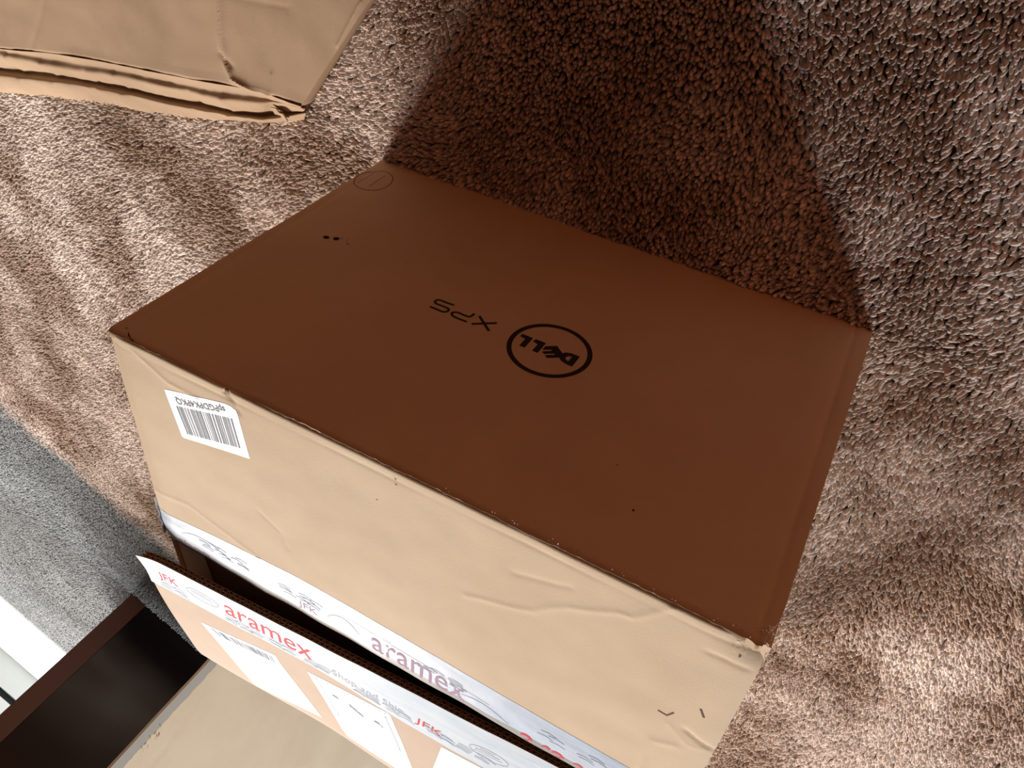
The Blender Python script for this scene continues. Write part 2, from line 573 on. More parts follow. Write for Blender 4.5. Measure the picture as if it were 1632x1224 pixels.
# the rest of the room, behind and beside the viewer
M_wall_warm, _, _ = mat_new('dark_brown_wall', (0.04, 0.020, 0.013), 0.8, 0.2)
M_bounce, _, _ = mat_new('orange_brown_bounce', (0.32, 0.100, 0.036), 0.7, 0.2)
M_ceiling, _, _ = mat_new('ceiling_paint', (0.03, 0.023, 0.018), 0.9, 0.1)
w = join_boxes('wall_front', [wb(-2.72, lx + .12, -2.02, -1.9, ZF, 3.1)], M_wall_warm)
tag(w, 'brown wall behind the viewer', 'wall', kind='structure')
w = join_boxes('warm_bounce_panel', [wb(-2.6, lx, -1.9, -1.45, ZF, 0.95)], M_bounce)  # added block, bounces warm light onto the carton's shaded front
tag(w, 'added orange brown block low behind the viewer for warm bounce', 'reflector', kind='structure')
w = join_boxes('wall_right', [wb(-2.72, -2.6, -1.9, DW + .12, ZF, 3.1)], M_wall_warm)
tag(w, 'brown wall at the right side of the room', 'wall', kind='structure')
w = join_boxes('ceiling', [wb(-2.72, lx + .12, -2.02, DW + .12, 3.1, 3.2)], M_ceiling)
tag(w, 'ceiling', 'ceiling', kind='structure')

# white sill slab with rounded nose, riser, dark seal and bottom rail of the door
s = wall_box('trim_1', -2.6, 0.35, 2.725, 3.37, ZF, 0.006, M_white, None, 0.003)
tag(s, 'white gloss sill slab where the carpet ends', 'sill', kind='structure')
d = join_boxes('door_1', [wb(-2.6, 0.35, 3.335, 3.40, ZF, 0.108)], M_white2)
tag(d, 'white door frame behind the sill, above a dark gap', 'door', kind='structure')
g_ = join_boxes('seal', [wb(-2.6, 0.35, 3.352, 3.42, 0.108, 0.134)], M_gap, d)
g_ = join_boxes('door_rail', [wb(-2.6, 0.35, 3.33, 3.42, 0.134, 0.30)], M_white2, d)

# ------------------------------------------------------------------ dark glossy cabinet
A_ = Vector((0.854, 1.572))
dn = Vector((dw.x, dw.y)).normalized(); da = Vector((nw.x, nw.y)).normalized()
cab = empty('cabinet', (0.60, 1.75, ZF))
tag(cab, 'tall dark brown glossy cabinet standing on grey carpet beside the white sill', 'cabinet')
bpy.context.view_layer.update()
def cabbox(name, s0, s1, d0, d1, z0, z1, mat, bev=.001):
    q = lambda s_, d_: tuple(A_ + dn * s_ + da * d_)
    return prism(name, [q(s0, d0), q(s1, d0), q(s1, d1), q(s0, d1)], z0, z1, mat, cab, bev)
cabbox('body', 0.002, 0.80, .020, .30, ZF, .60, M_cab_edge, 0)
o = cabbox('front_frame', 0, 0.050, 0, .021, ZF, .60, M_cab_edge)
o['label'] = 'narrow reddish brown upright of the front'
o = cabbox('door', 0.051, 0.42, 0.003, .021, ZF + .002, .60, M_gloss)
o['label'] = 'near-black glossy door'
o = cabbox('door', 0.423, 0.80, 0.003, .021, ZF + .002, .60, M_gloss)
o['label'] = 'near-black glossy door'

# ------------------------------------------------------------------ standing folded carton (pale)
pc = empty('folded_cardboard', (0.19, 0.95, ZF))
tag(pc, 'pale tan folded cardboard standing on edge between the open carton and the dark cabinet', 'cardboard')
bpy.context.view_layer.update()
nf = Vector((0.97, 0.25)).normalized(); tf = Vector((-0.25, 0.97)).normalized()
p0 = Vector((0.186, 0.95))
cf = crease_field([([(0.02, .30), (0.05, .42), (0.04, .60)], -0.0012, 0.003), ([(0.09, .28), (0.17, .34)], 0.001, 0.003),
                   ([(0.30, .15), (0.36, .25), (0.33, .35)], -0.0010, 0.004)])


def pale(u, v):
    s_, z_ = u * 0.872 - .022, ZF + v * 0.60
    wob = 0.0018 * noise.noise(Vector((s_ * 40, z_ * 30, 1))) + 0.0012 * noise.noise(Vector((3, z_ * 130, 1)))
    e_ = wob * .3 if u < 0.02 else 0
    p = p0 + tf * (s_ + e_) - nf * (cf(s_, z_) + 0.002 * noise.noise(Vector((s_ * 7, z_ * 7, 4))))
    return (p.x, p.y, z_)


o = slab('outer_sheet', pale, 110, 90, (nf.x * .005, nf.y * .005, 0), M_card_pale, pc, True)
q0 = p0 + nf * .0052 + tf * .012
M_grey, _, _ = mat_new('cardboard_grey_edge', (0.34, 0.335, 0.30), 0.7, 0.2)  # grey shared by the inner sheets and the edge tape
for k in range(2):
    q = q0 + nf * (.0075 * k)
    o = prism('inner_sheet', [tuple(q), tuple(q + nf * .007), tuple(q + nf * .007 + tf * .86), tuple(q + tf * .86)], ZF, .585, M_grey, pc, 0.0012)
# band of grey tape along the edge, torn on its inner side
def edge_tape(u, v):
    z_ = ZF + .001 + .596 * v
    w_ = .0225 + .0022 * noise.noise(Vector((z_ * 60, 3, 1))) + .0016 * noise.noise(Vector((z_ * 260, 1, 1)))
    s_ = -.0222 + w_ * u
    p = p0 + tf * s_ - nf * (cf(s_, z_) + 0.002 * noise.noise(Vector((s_ * 7, z_ * 7, 4))) + .0008)
    return (p.x, p.y, z_)
ob = slab('edge_tape', edge_tape, 6, 200, (nf.x * .0003, nf.y * .0003, 0), M_grey, pc)
ob['label'] = 'grey tape band with a ragged torn side'
# torn scraps of clear tape along its edge
for (ds, z_, w_, h_) in ((.0, .447, .009, .003), (.003, .437, .005, .008), (-.003, .428, .010, .003), (.003, .417, .006, .006), (-.004, .405, .010, .003), (.004, .412, .003, .012)):
    bm = bmesh.new(); vs = []
    base = p0 + tf * ds - nf * 0.003
    for a_, b_ in ((0, 0), (w_, .002), (w_ + .001, h_), (.001, h_ * 0.8)):
        q = base + tf * a_ - nf * (0.003 * (a_ > 0))
        vs.append(bm.verts.new((q.x, q.y, z_ + b_)))
    ext = bmesh.ops.extrude_face_region(bm, geom=[bm.faces.new(vs)])
    bmesh.ops.translate(bm, verts=[v for v in ext['geom'] if isinstance(v, bmesh.types.BMVert)], vec=(nf.x * .0006, nf.y * .0006, 0))
    scr = bpy.data.meshes.new('torn_tape')
    bm.to_mesh(scr); bm.free(); scr.materials.append(M_fibre)
    o = bpy.data.objects.new('torn_tape', scr); col.objects.link(o); o.parent = pc
    o.matrix_parent_inverse = Matrix.Translation(-pc.location)
    o['label'] = 'torn white tape scrap'

# ------------------------------------------------------------------ the main carton
H = 0.4214
L_ = 0.60
D = 0.5753
ZB = -0.006
box = empty('carton', (-0.3, 0.28, ZB))
tag(box, 'large tan shipping carton with printed brown front, raised far flap and white packing tape', 'box')
bpy.context.view_layer.update()
T = 0.0065


def front_y(x, z):
    """shape of the front face (y)"""
    s_ = -x / L_
    y = -0.0012 * math.sin(math.pi * s_) * math.sin(math.pi * z / H)
    y += 0.0010 * noise.noise(Vector((x * 9, z * 9, 2)))
    # vertical score marks near both ends
    y += 0.0010 * math.exp(-abs(s_ - (0.973 + .010 * z / H)) * L_ / .0025) * 1.6 + 0.0013 * math.exp(-abs(s_ - 0.014) * L_ / .0025)
    # dent by the top edge over the label
    d2 = ((x + .135) / .03) ** 2 + ((z - H) / .03) ** 2
    y += 0.0030 * math.exp(-d2)
    if z > H - .006:
        y += 0.0035 * ((z - (H - .006)) / .006) ** 2
    # crushed top corner at the left end
    return y


def edge_x(s_, z):
    x = -L_ * s_
    zz = max(0, min(1, z / H))
    if s_ > 0.97: x += 0.006 * math.exp(-((z - H) / .02) ** 2) * (s_ - .97) / .03
    return x


def front(u, v):
    v = 1 - (1 - v) ** 1.8
    z = ZB + (H - .0015 - ZB) * v
    x = edge_x(u, z)
    if v > .985:
        z += 0.0006 * noise.noise(Vector((x * 160, 0, 5))) + .0008 * noise.noise(Vector((x * 25, 0, 7)))
    return (x, front_y(x, z), z)


fro = slab('front_panel', front, 300, 80, (0, T, 0), M_card_front, box)
back_top = lambda x: 0.4075
slab('back_panel', lambda u, v: (-L_ * u, D, ZB + (0.390 - ZB) * v), 2, 2, (0, -T, 0), M_card, box, False)


def side(xs):
    def f(u, v):
        y = 0.006 + (D - .006) * u
        top = H - .006 - (0.012 * max(0, (y - .2877) / .2877))
        bow = 0.006 * math.sin(math.pi * u) * math.sin(math.pi * v) * (1 if xs > -0.3 else -1)
        return (xs + bow * 0.3, y, ZB + (top - ZB) * v)
    return f


slab('side_panel', side(0.0), 12, 8, (-T, 0, 0), M_card, box)
slab('side_panel', side(-L_), 12, 8, (T, 0, 0), M_card, box)
slab('bottom_panel', lambda u, v: (-0.005 - (L_ - .01) * u, .006 + (D - .012) * v, ZB + .001), 2, 2, (0, 0, .006), M_inside, box, False)
# minor flaps folded in under the major ones
for xa, xb in ((-0.007, -0.235), (-L_ + 0.007, -L_ + 0.235)):
    o = slab('minor_flap', lambda u, v: (xa + (xb - xa) * u, .012 + .545 * v, H - .0085 - .002 - .012 * max(0, (.012 + .545 * v - .2877) / .2877) - .02 * u * u), 12, 12, (0, 0, -T), M_inside, box)

ob = slab('inner_light_patch', lambda u, v: (-.002 - (.040 + .012 * v) * u, .280 + .16 * v, H - .0078 - .012 * max(0, (.16 * v - .0077) / .2877) - .001 * u), 8, 8, (0, 0, -.0003), M_inner_light, box)  # pale sheet stands in for light falling on the inner flap
ob['label'] = 'pale patch painted as light on the inner flap at the right end'
# near flap ---------------------------------------------------------
LC = [([(-0.374, .113), (-0.3843, 0.1075), (-0.4045, 0.1008), (-0.4207, 0.0945), (-0.4347, 0.0867), (-0.4444, 0.0749), (-0.4599, 0.0616), (-0.4781, 0.0513), (-0.4979, 0.0379), (-0.5088, 0.0349), (-0.5179, 0.0241), (-0.5313, 0.006)], 0.0009, 0.0022),
      ([(-0.4128, 0.0536), (-0.4327, 0.0471), (-0.4491, 0.0418), (-0.459, 0.0366)], -0.0007, 0.002),
      ([(-0.5643, 0.0333), (-0.5762, 0.0324), (-0.5925, 0.0335)], -0.0010, 0.0018),
      ([(-0.5742, 0.1369), (-0.5984, 0.1485)], -0.0016, 0.0018),
      ([(-0.572, 0.165), (-0.555, 0.1753), (-0.5523, 0.2007), (-0.5549, 0.226)], 0.0009, 0.003),
      ([(0.002, 0.2116), (-0.0518, 0.2025), (-0.0991, 0.2162), (-.14, .228)], 0.0006, 0.0018),
      ([(-0.1344, 0.0079), (-0.1418, 0.0147), (-0.1457, 0.0242)], -0.0016, 0.0014),
      ([(-0.1345, -0.0017), (-0.1344, 0.0079)], -0.003, 0.002),
      ([(-0.03, .012), (-0.065, .030), (-0.10, .032)], 0.0008, 0.002),
      ([(-0.15, .15), (-0.175, .165), (-0.18, .185)], -0.0006, 0.002),
      ([(-0.006, .01), (-0.008, .24)], -0.0006, 0.0016),
      ([(-0.598, .15), (-0.58, .155), (-0.56, .14)], 0.0004, 0.002)]
cfn = crease_field(LC)


def near_z(x, y):
    z = H + 0.0012 * noise.noise(Vector((x * 6, y * 8, 3))) + 0.0004 * noise.noise(Vector((x * 30, y * 30, 8)))
    z += cfn(x, y)
    # rounded hinge and pressed score line
    if y < .006: z -= .0055 * ((.006 - y) / .006) ** 2
    z -= .0008 * math.exp(-abs(y - .0135) / .0012) * (0.6 + 0.4 * math.sin(x * 40))
    # free edge curls down a little
    if y > .255: z -= .002 * ((y - .255) / .03) ** 2
    if x > -.02: z -= .003 * ((x + .02) / .02) ** 2
    # crushed corner
    c2 = math.hypot(x + .6, y)
    z -= 0.007 * math.exp(-(c2 / .020) ** 2)
    z -= 0.0035 * max(0, (-x - .580) / .02) ** 2
    return z


NF_EDGE = 0.277


def near(u, v):
    # u along the carton, v from hinge to free edge
    y = NF_EDGE * (v ** 1.15)
    x = 0.001 - (L_ + .001) * u
    if u > 0.9:
        r = max(0.0, 1 - y / .035)
        x += (u - .9) / .1 * 0.008 * r * r
    if v < 0.06:
        y += (front_y(x, H - .007) + .0012 + .0005 * noise.noise(Vector((x * 55, 0, 11)))) * (1 - v / .06)
    if v > .995: y += .001 * noise.noise(Vector((x * 70, 1, 11)))
    return (x, y, near_z(x, y))


nfo = slab('near_flap', near, 260, 130, (0, 0, -T), M_card, box)

# tape on the near flap and its free lip over the gap
y_up = smooth_line([(0.004, .243), (-0.0355, 0.2381), (-0.12, .229), (-0.2241, 0.2247), (-0.37, .229), (-0.5213, 0.2351), (-.602, .236)], 8)
def yup(x):
    for (x0, y0), (x1, y1) in zip(y_up[:-1], y_up[1:]):
        if x1 <= x <= x0: return y0 + (y1 - y0) * (x - x0) / (x1 - x0)
    return .24
Y_FREE = 0.2895


def tape_surf(x, y, off=0.0002):
    z = near_z(x, min(y, NF_EDGE)) + off
    if y > NF_EDGE: z -= 0.0008 * (y - NF_EDGE) / .0125 + .0008 * ((y - NF_EDGE) / .0125) ** 2
    z += 0.0008 * (0.5 + noise.noise(Vector((x * 22, y * 60, 5)))) * max(0, min(1, (y - yup(min(x, 0))) / .015))
    xx = x
    if x > 0: z -= 0.6 * x; xx = x * 0.6
    return (xx, y, z)


def tape_near(u, v):
    x = 0.010 - .612 * u
    y0 = yup(min(x, 0))
    y = y0 + (NF_EDGE + .001 - y0) * v
    return tape_surf(x, y)


tp = slab('packing_tape', tape_near, 240, 16, (0, 0, -.0003), M_tape, box)
tp['label'] = 'glossy bluish white printed tape on the near flap'


def tape_lip(u, v):
    x = 0.006 - .606 * u
    y = NF_EDGE + .001 + (Y_FREE - NF_EDGE - .001 + .0015 * noise.noise(Vector((x * 12, 0, 15)))) * v
    return tape_surf(x, y)


lp_ = slab('tape_lip', tape_lip, 200, 5, (0, 0, -.0003), M_tape_lip, box)
lp_['label'] = 'translucent overhanging edge of the tape'
# crumpled tape end folded down the right side
def tape_end(u, v):
    y = .2275 + .060 * u
    z = H - .002 - .030 * v * (0.6 + .4 * math.sin(2 + u * 5))
    x = 0.0035 + .0035 * v + .0022 * noise.noise(Vector((y * 130, z * 130, 6)))
    return (x, y, z)
o = slab('tape_end', tape_end, 26, 14, (-.0003, 0, 0), M_tape_far, box)
o['label'] = 'crumpled shiny tape end'

# print on the near tape (worn, pale)
# coordinates here: (distance from the right end, y); the text is read from the far side of the roll
mapt = cast_on([tp, lp_], (0, 0, -1), lambda a, b: (-a, .5 - b, H), .00018)      # b grows towards the viewer
parts = []
parts.append(text_fit('aramex', (0.2763, .5 - .2800), (0.3837, .5 - .2835), .026))
decal_mesh('tape_lettering', parts, mapt, M_redp, tp)['label'] = 'faint violet aramex lettering'
parts = [text_fit('aramex', (0.4447, .5 - .2990), (0.565, .5 - .2990), .0235)]
for i, (vs, fs) in enumerate(parts):
    # only the tops of the letters reach over the edge of the tape
    keep = [f_ for f_ in fs if all(vs[k_][1] > .5 - .2885 for k_ in f_)]
    parts[i] = (vs, keep)
decal_mesh('tape_lettering', parts, mapt, M_red, tp)['label'] = 'red letter tops cut by the tape edge'
parts = [text_fit('JFK', (0.186, .5 - .2745), (0.210, .5 - .2745), .010),
         text_fit('shop', (0.02, .5 - .283), (0.065, .5 - .283), .008)]
decal_mesh('tape_lettering', parts, mapt, M_redp, tp)
arcs = []
outl = []
for x0, x1, yb in ((.2236, .2627, .2640), (.372, .432, .2755), (.03, .10, .262)):
    pts = [(x0 + (x1 - x0) * t / 12, .5 - yb + .012 * math.sin(math.pi * min(1, t / 12 * 1.05)) ** 0.7) for t in range(13)]
    outl.append(polys_to_vf(stroke(pts, .0008)))
arcs += stroke([(.30, .5 - .2508), (.35, .5 - .2535), (.41, .5 - .2600)], .0005)
outl += [polys_to_vf(arcs), polys_to_vf(stroke([(.24, .5 - .2475), (.30, .5 - .2485)], .0005))]
decal_mesh('tape_outline', outl, mapt, M_gline, tp)
wave = []
rw = random.Random(4)
for x0 in (0.055, 0.075, .095, 0.155, .175, .19, .33, .36, .46, .50, .54):
    for k_ in range(4):
        xs = x0 + rw.uniform(0, .015); ys = .5 - .262 + k_ * .0035 + rw.uniform(-.001, .001)
        wave += stroke([(xs, ys), (xs + .008, ys + .0015), (xs + .016, ys - .0005)], .0011)
decal_mesh('tape_pattern', [polys_to_vf(wave)], mapt, M_blued, tp)['kind'] = 'stuff'

# barcode label on the near flap
map_near = cast_on([nfo], (0, 0, -1), lambda x, y: (x, y, H), .00020)
lab = [(-0.058, 0.041), (-0.080, .0345), (-0.1315, 0.0208), (-.137, .0207), (-0.1421, 0.0228), (-.1440, .027), (-0.1502, 0.0767), (-.1500, .0775), (-0.0694, 0.0968), (-.0668, .0963), (-0.066, 0.0945)]
lb = decal('barcode_label', [lab], map_near, M_label_bright, box, .003)
lb['label'] = 'small white barcode sticker'
lb.parent = box; lb.matrix_parent_inverse = Matrix.Translation(-box.location)
P00, P10, P11, P01 = Vector((-0.069, 0.0557)), Vector((-0.1369, 0.0356)), Vector((-0.1408, 0.0693)), Vector((-0.0747, 0.0883))
bars = []
rb = random.Random(12)
x = 0.0
while x < 0.985:
    w_ = rb.choice([.010, .010, .016, .026])
    a, b_ = x, min(1, x + w_)
    q = lambda s_, t_: tuple(P00.lerp(P10, s_).lerp(P01.lerp(P11, s_), t_))
    bars.append([q(a, 0), q(b_, 0), q(b_, .55), q(b_, 1), q(a, 1), q(a, .55)])
    x = b_ + rb.choice([.010, .010, .016, .028])
bar_map = cast_on([lb], (0, 0, -1), lambda x, y: (x, y, H), .00015)
ob = decal('barcode_print', bars, bar_map, M_bar, lb, .008); ob['kind'] = 'stuff'; ob.matrix_parent_inverse = Matrix.Identity(4)
vs, fs = text_fit('spPGDPK4PKQ', (0, 0), (.063, 0), .0068, 0.012)
aa, bb = Vector((-0.1315, 0.0328)), Vector((-0.0704, 0.0532))
dt_ = (bb - aa).normalized(); dn_ = Vector((-dt_.y, dt_.x))
# lettering reads upside down in the view: baseline towards the far side
def lab_text(x, y):
    p = aa + dt_ * x - dn_ * 0.001
    p = aa + dt_ * x - dn_ * (0.0 ) - dn_ * (-0.0068) * 0
    p = Vector((aa.x, aa.y)) + dt_ * x + Vector((-dt_.y, dt_.x)) * (-0.0075 + y)
    return bar_map(p.x, p.y)
ob = decal_mesh('label_lettering', [(vs, fs)], lab_text, M_bar, lb)

# scuffs on the near flap
def decals(name, groups, mapx, mat, label=None):
    for g in groups:
        ob = decal(name, g, mapx, mat, box, .02)
        ob.matrix_parent_inverse = Matrix.Translation(-box.location)
        if label: ob['label'] = label
decals('scuff_mark', [stroke([(-0.5495, 0.1298), (-0.557, 0.1303), (-0.5608, 0.1224)], .0016), stroke([(-0.577, 0.1004), (-0.5818, 0.1091)], .0018),
                      stroke([(-0.5834, 0.0215), (-0.5846, .0222), (-.5842, .0240)], .0012), stroke([(-0.3029, 0.0110), (-0.3041, 0.0125)], .0016),
                      stroke([(-0.3035, 0.0170), (-0.3047, .0182)], .0014), stroke([(-0.2848, 0.0473), (-.2858, .0480)], .0012)], map_near, M_pen)

# frayed fibres at the crushed corner
fb, ff = [], []
for _ in range(70):
    x = -0.600 + abs(rw.gauss(0, .012)); y = rw.uniform(-.002, .012) * (1 if rw.random() < .7 else 2)
    z = near_z(x, max(0, y)) + rw.uniform(-.004, .0015)
    d = Vector((rw.uniform(-1, .6), rw.uniform(-1, .4), rw.uniform(-.2, .9))).normalized() * rw.uniform(.002, .006)
    w_ = d.cross(Vector((rw.random(), rw.random(), rw.random()))).normalized() * .00035
    p = Vector((x, y, z)); k_ = len(fb)
    fb += [p - w_, p + w_, p + d + w_ * .4, p + w_ + d.cross(w_).normalized() * .0004]
    ff += [(k_, k_ + 1, k_ + 2), (k_ + 1, k_ + 3, k_ + 2), (k_, k_ + 2, k_ + 3)]
for _ in range(160):
    x = -rw.uniform(.22, .60); y = rw.uniform(-.001, .002)
    if rw.random() > .35 + .65 * (x < -.36): continue
    z = H - .0045 + rw.uniform(-.002, .002)
    d = Vector((rw.uniform(-1, 1), -1, rw.uniform(-.2, .9))).normalized() * rw.uniform(.0008, .0024)
    w_ = Vector((.0004, 0, .0002)); p = Vector((x, y, z)); k_ = len(fb)
    fb += [p - w_, p + w_, p + d, p + Vector((0, .0004, .0004))]
    ff += [(k_, k_ + 1, k_ + 2), (k_ + 1, k_ + 3, k_ + 2), (k_, k_ + 2, k_ + 3)]
ob = mesh_obj('frayed_fibre', fb, ff, M_fibre, box); ob['kind'] = 'stuff'; ob['label'] = 'frayed paper fibres along the worn edge'

# print on the front panel --------------------------------------------
mapfr = cast_on([fro], (0, 1, 0), lambda x, z: (x, 0, z), .00018)
Sp = [(-0.2307, 0.2130), (-0.2235, 0.2137), (-0.2154, 0.2137), (-0.2124, 0.2152), (-0.2124, 0.2190), (-0.2157, 0.2208), (-0.2236, 0.2208), (-0.2290, 0.2213), (-0.2306, 0.2248), (-0.2281, 0.2281), (-0.2237, 0.2285), (-0.2166, 0.2283), (-0.2125, 0.2283)]
Pp = [(-0.2542, 0.2289), (-0.2459, 0.2293), (-0.2388, 0.2287), (-0.236, 0.2264), (-0.2359, 0.2235), (-0.2399, 0.2213), (-0.2465, 0.2213), (-0.2514, 0.2210), (-0.2530, 0.2186), (-0.2537, 0.2135)]
xps = [stroke(smooth_line(Sp, 4), .0026), stroke(smooth_line(Pp, 4), .0026),
       stroke([(-0.2593, 0.2140), (-0.2785, 0.2292)], .0028) + stroke([(-0.2596, 0.2292), (-0.2785, 0.2140)], .0028)]
dell = [('holes', [[(-0.3664, 0.2147), (-0.3664, 0.2321), (-0.3606, 0.2321), (-0.3541, 0.2301), (-0.3507, 0.2268), (-0.3505, 0.2202), (-0.3527, 0.2168), (-0.3575, 0.2147)],
                   [(-0.3603, 0.2193), (-0.3568, 0.2205), (-0.3557, 0.2230), (-0.3566, 0.2258), (-0.3603, 0.2270)]]),
        [(-0.3419, 0.2124), (-0.3512, 0.2199), (-0.3512, 0.2269), (-0.3418, 0.2340), (-0.3383, 0.2314), (-0.3459, 0.2254), (-0.3447, 0.2244), (-0.3366, 0.2302), (-0.3338, 0.2278), (-0.3410, 0.2218), (-0.3400, 0.2208), (-0.3329, 0.2256), (-0.3329, 0.2191)],
        [(-0.3207, 0.2145), (-0.3314, 0.2145), (-0.3314, 0.2321), (-0.3256, 0.2321), (-0.3256, 0.2205), (-0.3199, 0.2193)],
        [(-0.3064, 0.2146), (-0.3178, 0.2146), (-0.3178, 0.2321), (-0.3122, 0.2321), (-0.3122, 0.2200), (-0.3062, 0.2190)]]
# fit circle: centre and radius from the traced points
cx, cz, ro, ri = -0.3385, 0.2217, 0.0400, 0.0353
ring_o = [(cx + ro * math.cos(a_ * math.pi / 48), cz + ro * math.sin(a_ * math.pi / 48)) for a_ in range(96)]
ring = []
for a_ in range(96):
    t0, t1 = a_ * math.pi / 48, (a_ + 1) * math.pi / 48
    ring.append([(cx + ri * math.cos(t0), cz + ri * math.sin(t0)), (cx + ro * math.cos(t0), cz + ro * math.sin(t0)), (cx + ro * math.cos(t1), cz + ro * math.sin(t1)), (cx + ri * math.cos(t1), cz + ri * math.sin(t1))])
for g, nm in zip(xps, 'SPX'):
    decals('printed_letter', [g], mapfr, M_ink, 'black printed letter ' + nm)
decals('printed_ring', [ring], mapfr, M_ink, 'black printed circle')
for g, nm in zip(dell, 'DELL'):
    decals('printed_letter', [[g]], mapfr, M_ink, 'black printed letter ' + nm + ' inside the circle')
# pen circle with two strokes in the lower right corner
pcx, pcz = -0.0225, 0.0508
decals('pen_mark', [stroke([(pcx + .0208 * math.cos(a_ * math.pi / 20) + .0010 * math.sin(a_ * math.pi / 10), pcz + .0262 * math.sin(a_ * math.pi / 20)) for a_ in range(40)], .0011, True)], mapfr, M_pen, 'thin pen circle')
decals('pen_mark', [stroke([(-0.0111, 0.0679), (-.0112, .050), (-0.0114, 0.0346), (-.014, .0325)], .0009), stroke([(-0.0271, 0.0667), (-.0264, .05), (-0.0261, 0.0335)], .0009)], mapfr, M_pen, 'pen stroke inside the circle')
def blob(x, z, rx, rz, seed):
    r_ = random.Random(seed)
    return [(x + rx * (0.75 + .4 * r_.random()) * math.cos(k * math.pi / 5), z + rz * (0.75 + .4 * r_.random()) * math.sin(k * math.pi / 5)) for k in range(10)]
decals('torn_hole', [[blob(-0.0567, .1862, .0040, .0030, 1)], [blob(-0.0665, .1822, .0034, .0035, 2)], stroke([(-.0690, .1800), (-.0715, .1770)], .0010),
                     stroke([(-0.0826, 0.1849), (-0.0835, .1820)], .0012), [blob(-0.4766, .3595, .0011, .0011, 3)], [blob(-0.448, .3226, .0006, .0006, 4)],
                     stroke([(-0.0108, 0.4094), (-0.021, .416), (-0.0300, 0.4195)], .0012)], mapfr, M_hole, 'small dark puncture')
decals('pen_mark', [stroke([(-0.0815, 0.1845), (-0.0748, 0.1723)], .0004)], mapfr, M_pen)

# far flap -------------------------------------------------------------
FT = 0.0085


def FF(u, v, off=0.0):
    """u metres from the right end, v metres from the hinge towards the opening"""
    vv = v / .2876
    zf = .4434 - .0498 * u
    hz = .4075 - .005 * math.exp(-((u - .2) / .09) ** 2)
    bulge = -0.0125 * math.sin(math.pi * min(1, max(0, vv)) ** 1.1)
    x = .0129 * (1 - vv) - u + (.003 + .0148 * (1 - u / .55)) * vv - bulge * max(0, 1 - u / .25)
    y = D - v * .9294
    z = hz * (1 - vv) + zf * vv
    if vv < .1: z -= .004 * ((.1 - vv) / .1) ** 2
    z += .0006 * noise.noise(Vector((u * 14, v * 14, 3)))
    if u < .03 and vv > .85: z += .0035 * ((.03 - u) / .03) ** 2 * (vv - .85) / .15
    return Vector((x, y, z + off))


VF = 0.2884
ff_ = slab('far_flap', lambda u, v: FF(u * .60, v * VF), 120, 60, (0, 0, -.0007), M_card_flap, box, True, M_liner)
ff_['label'] = 'raised far flap with labels and exposed corrugated edge'
for k, dz in enumerate((-.0040, -.0080)):
    o = slab('liner_sheet', lambda u, v: FF(u * .60, v * (VF - .0005), dz), 60, 20, (0, 0, -.0006), M_liner, ff_, True)
    o.matrix_parent_inverse = Matrix.Identity(4)
for k, (top, bot, pitch) in enumerate(((-.0008, -.0039, .0062), (-.0048, -.0079, .0075))):
    V, F = [], []
    nst = int(.60 / pitch * 6)
    vv_ = [VF - .001, VF - .03, .15, .02]
    for i in range(nst + 1):
        u = .60 * i / nst
        ph = math.sin(2 * math.pi * u / pitch)
        for v in vv_:
            V.append(FF(u, v, (top + bot) / 2 + (top - bot) / 2 * ph))
    for i in range(nst):
        for j in range(3):
            a_ = i * 4 + j
            F.append((a_, a_ + 4, a_ + 5, a_ + 1))
    o = mesh_obj('corrugated_core', V, F, M_liner, None, True)
    o.parent = ff_
    sm_ = o.modifiers.new('t', 'SOLIDIFY'); sm_.thickness = .0005

# tape on the far flap
def tape_far(u, v):
    uu = -0.003 + .60 * u
    lo = .2121 + .0025 * math.sin(uu * 10) - (.014 * max(0, (uu - .21) / .11) if uu < .32 else .014 + (uu - .32) * .02)
    return FF(uu, lo + (VF + .0004 - lo) * v, .0004 + .0003 * noise.noise(Vector((uu * 30, v * 3, 2))))
tf_ = slab('packing_tape', tape_far, 150, 10, (0, 0, -.0002), M_tape_far, box)
tf_['label'] = 'white printed tape with red lettering on the far flap'
mapf = lambda objs, off: cast_on(objs, (0, 0, -1), lambda a, b_: FF(a, b_), off)
maptf = mapf([tf_], .00018)
mapff = mapf([ff_, tf_], .00022)
red = [text_fit('JFK', (0.0150, .2400), (0.0415, .2400), .0185, 0.0), text_fit('aramex', (0.1050, .2380), (0.2150, .2330), .026, 0.0)]
decal_mesh('tape_lettering', red, maptf, M_red, tf_)['label'] = 'red JFK and aramex lettering'
pl_ = [text_fit('Shop and Ship', (0.2385, .2235), (0.3260, .2190), .0150, 0.0)]
decal_mesh('tape_lettering', pl_, maptf, M_gline, tf_)['label'] = 'grey Shop and Ship lettering'
r2_ = [text_fit('JFK', (0.3400, .2170), (0.3720, .2140), .0150, 0.0)]
decal_mesh('tape_lettering', r2_, maptf, M_red, tf_)
ovl = []
for ou, ovv in ((.0755, .2495), (.425, .2330)):
    ov = []
    ov += stroke([(ou + .0215 * math.cos(a_ * math.pi / 16), ovv + .0125 * math.sin(a_ * math.pi / 16)) for a_ in range(32)], .0010, True)
    ov += stroke([(ou - .015, ovv + .003), (ou + .012, ovv + .003)], .0011) + stroke([(ou - .016, ovv - .002), (ou + .015, ovv - .002)], .0007)
    ov += stroke([(ou - .010, ovv + .0075), (ou + .006, ovv + .0075)], .0007)
    ovl.append(polys_to_vf(ov))
decal_mesh('tape_outline', ovl, maptf, M_gline, tf_)
wave = []
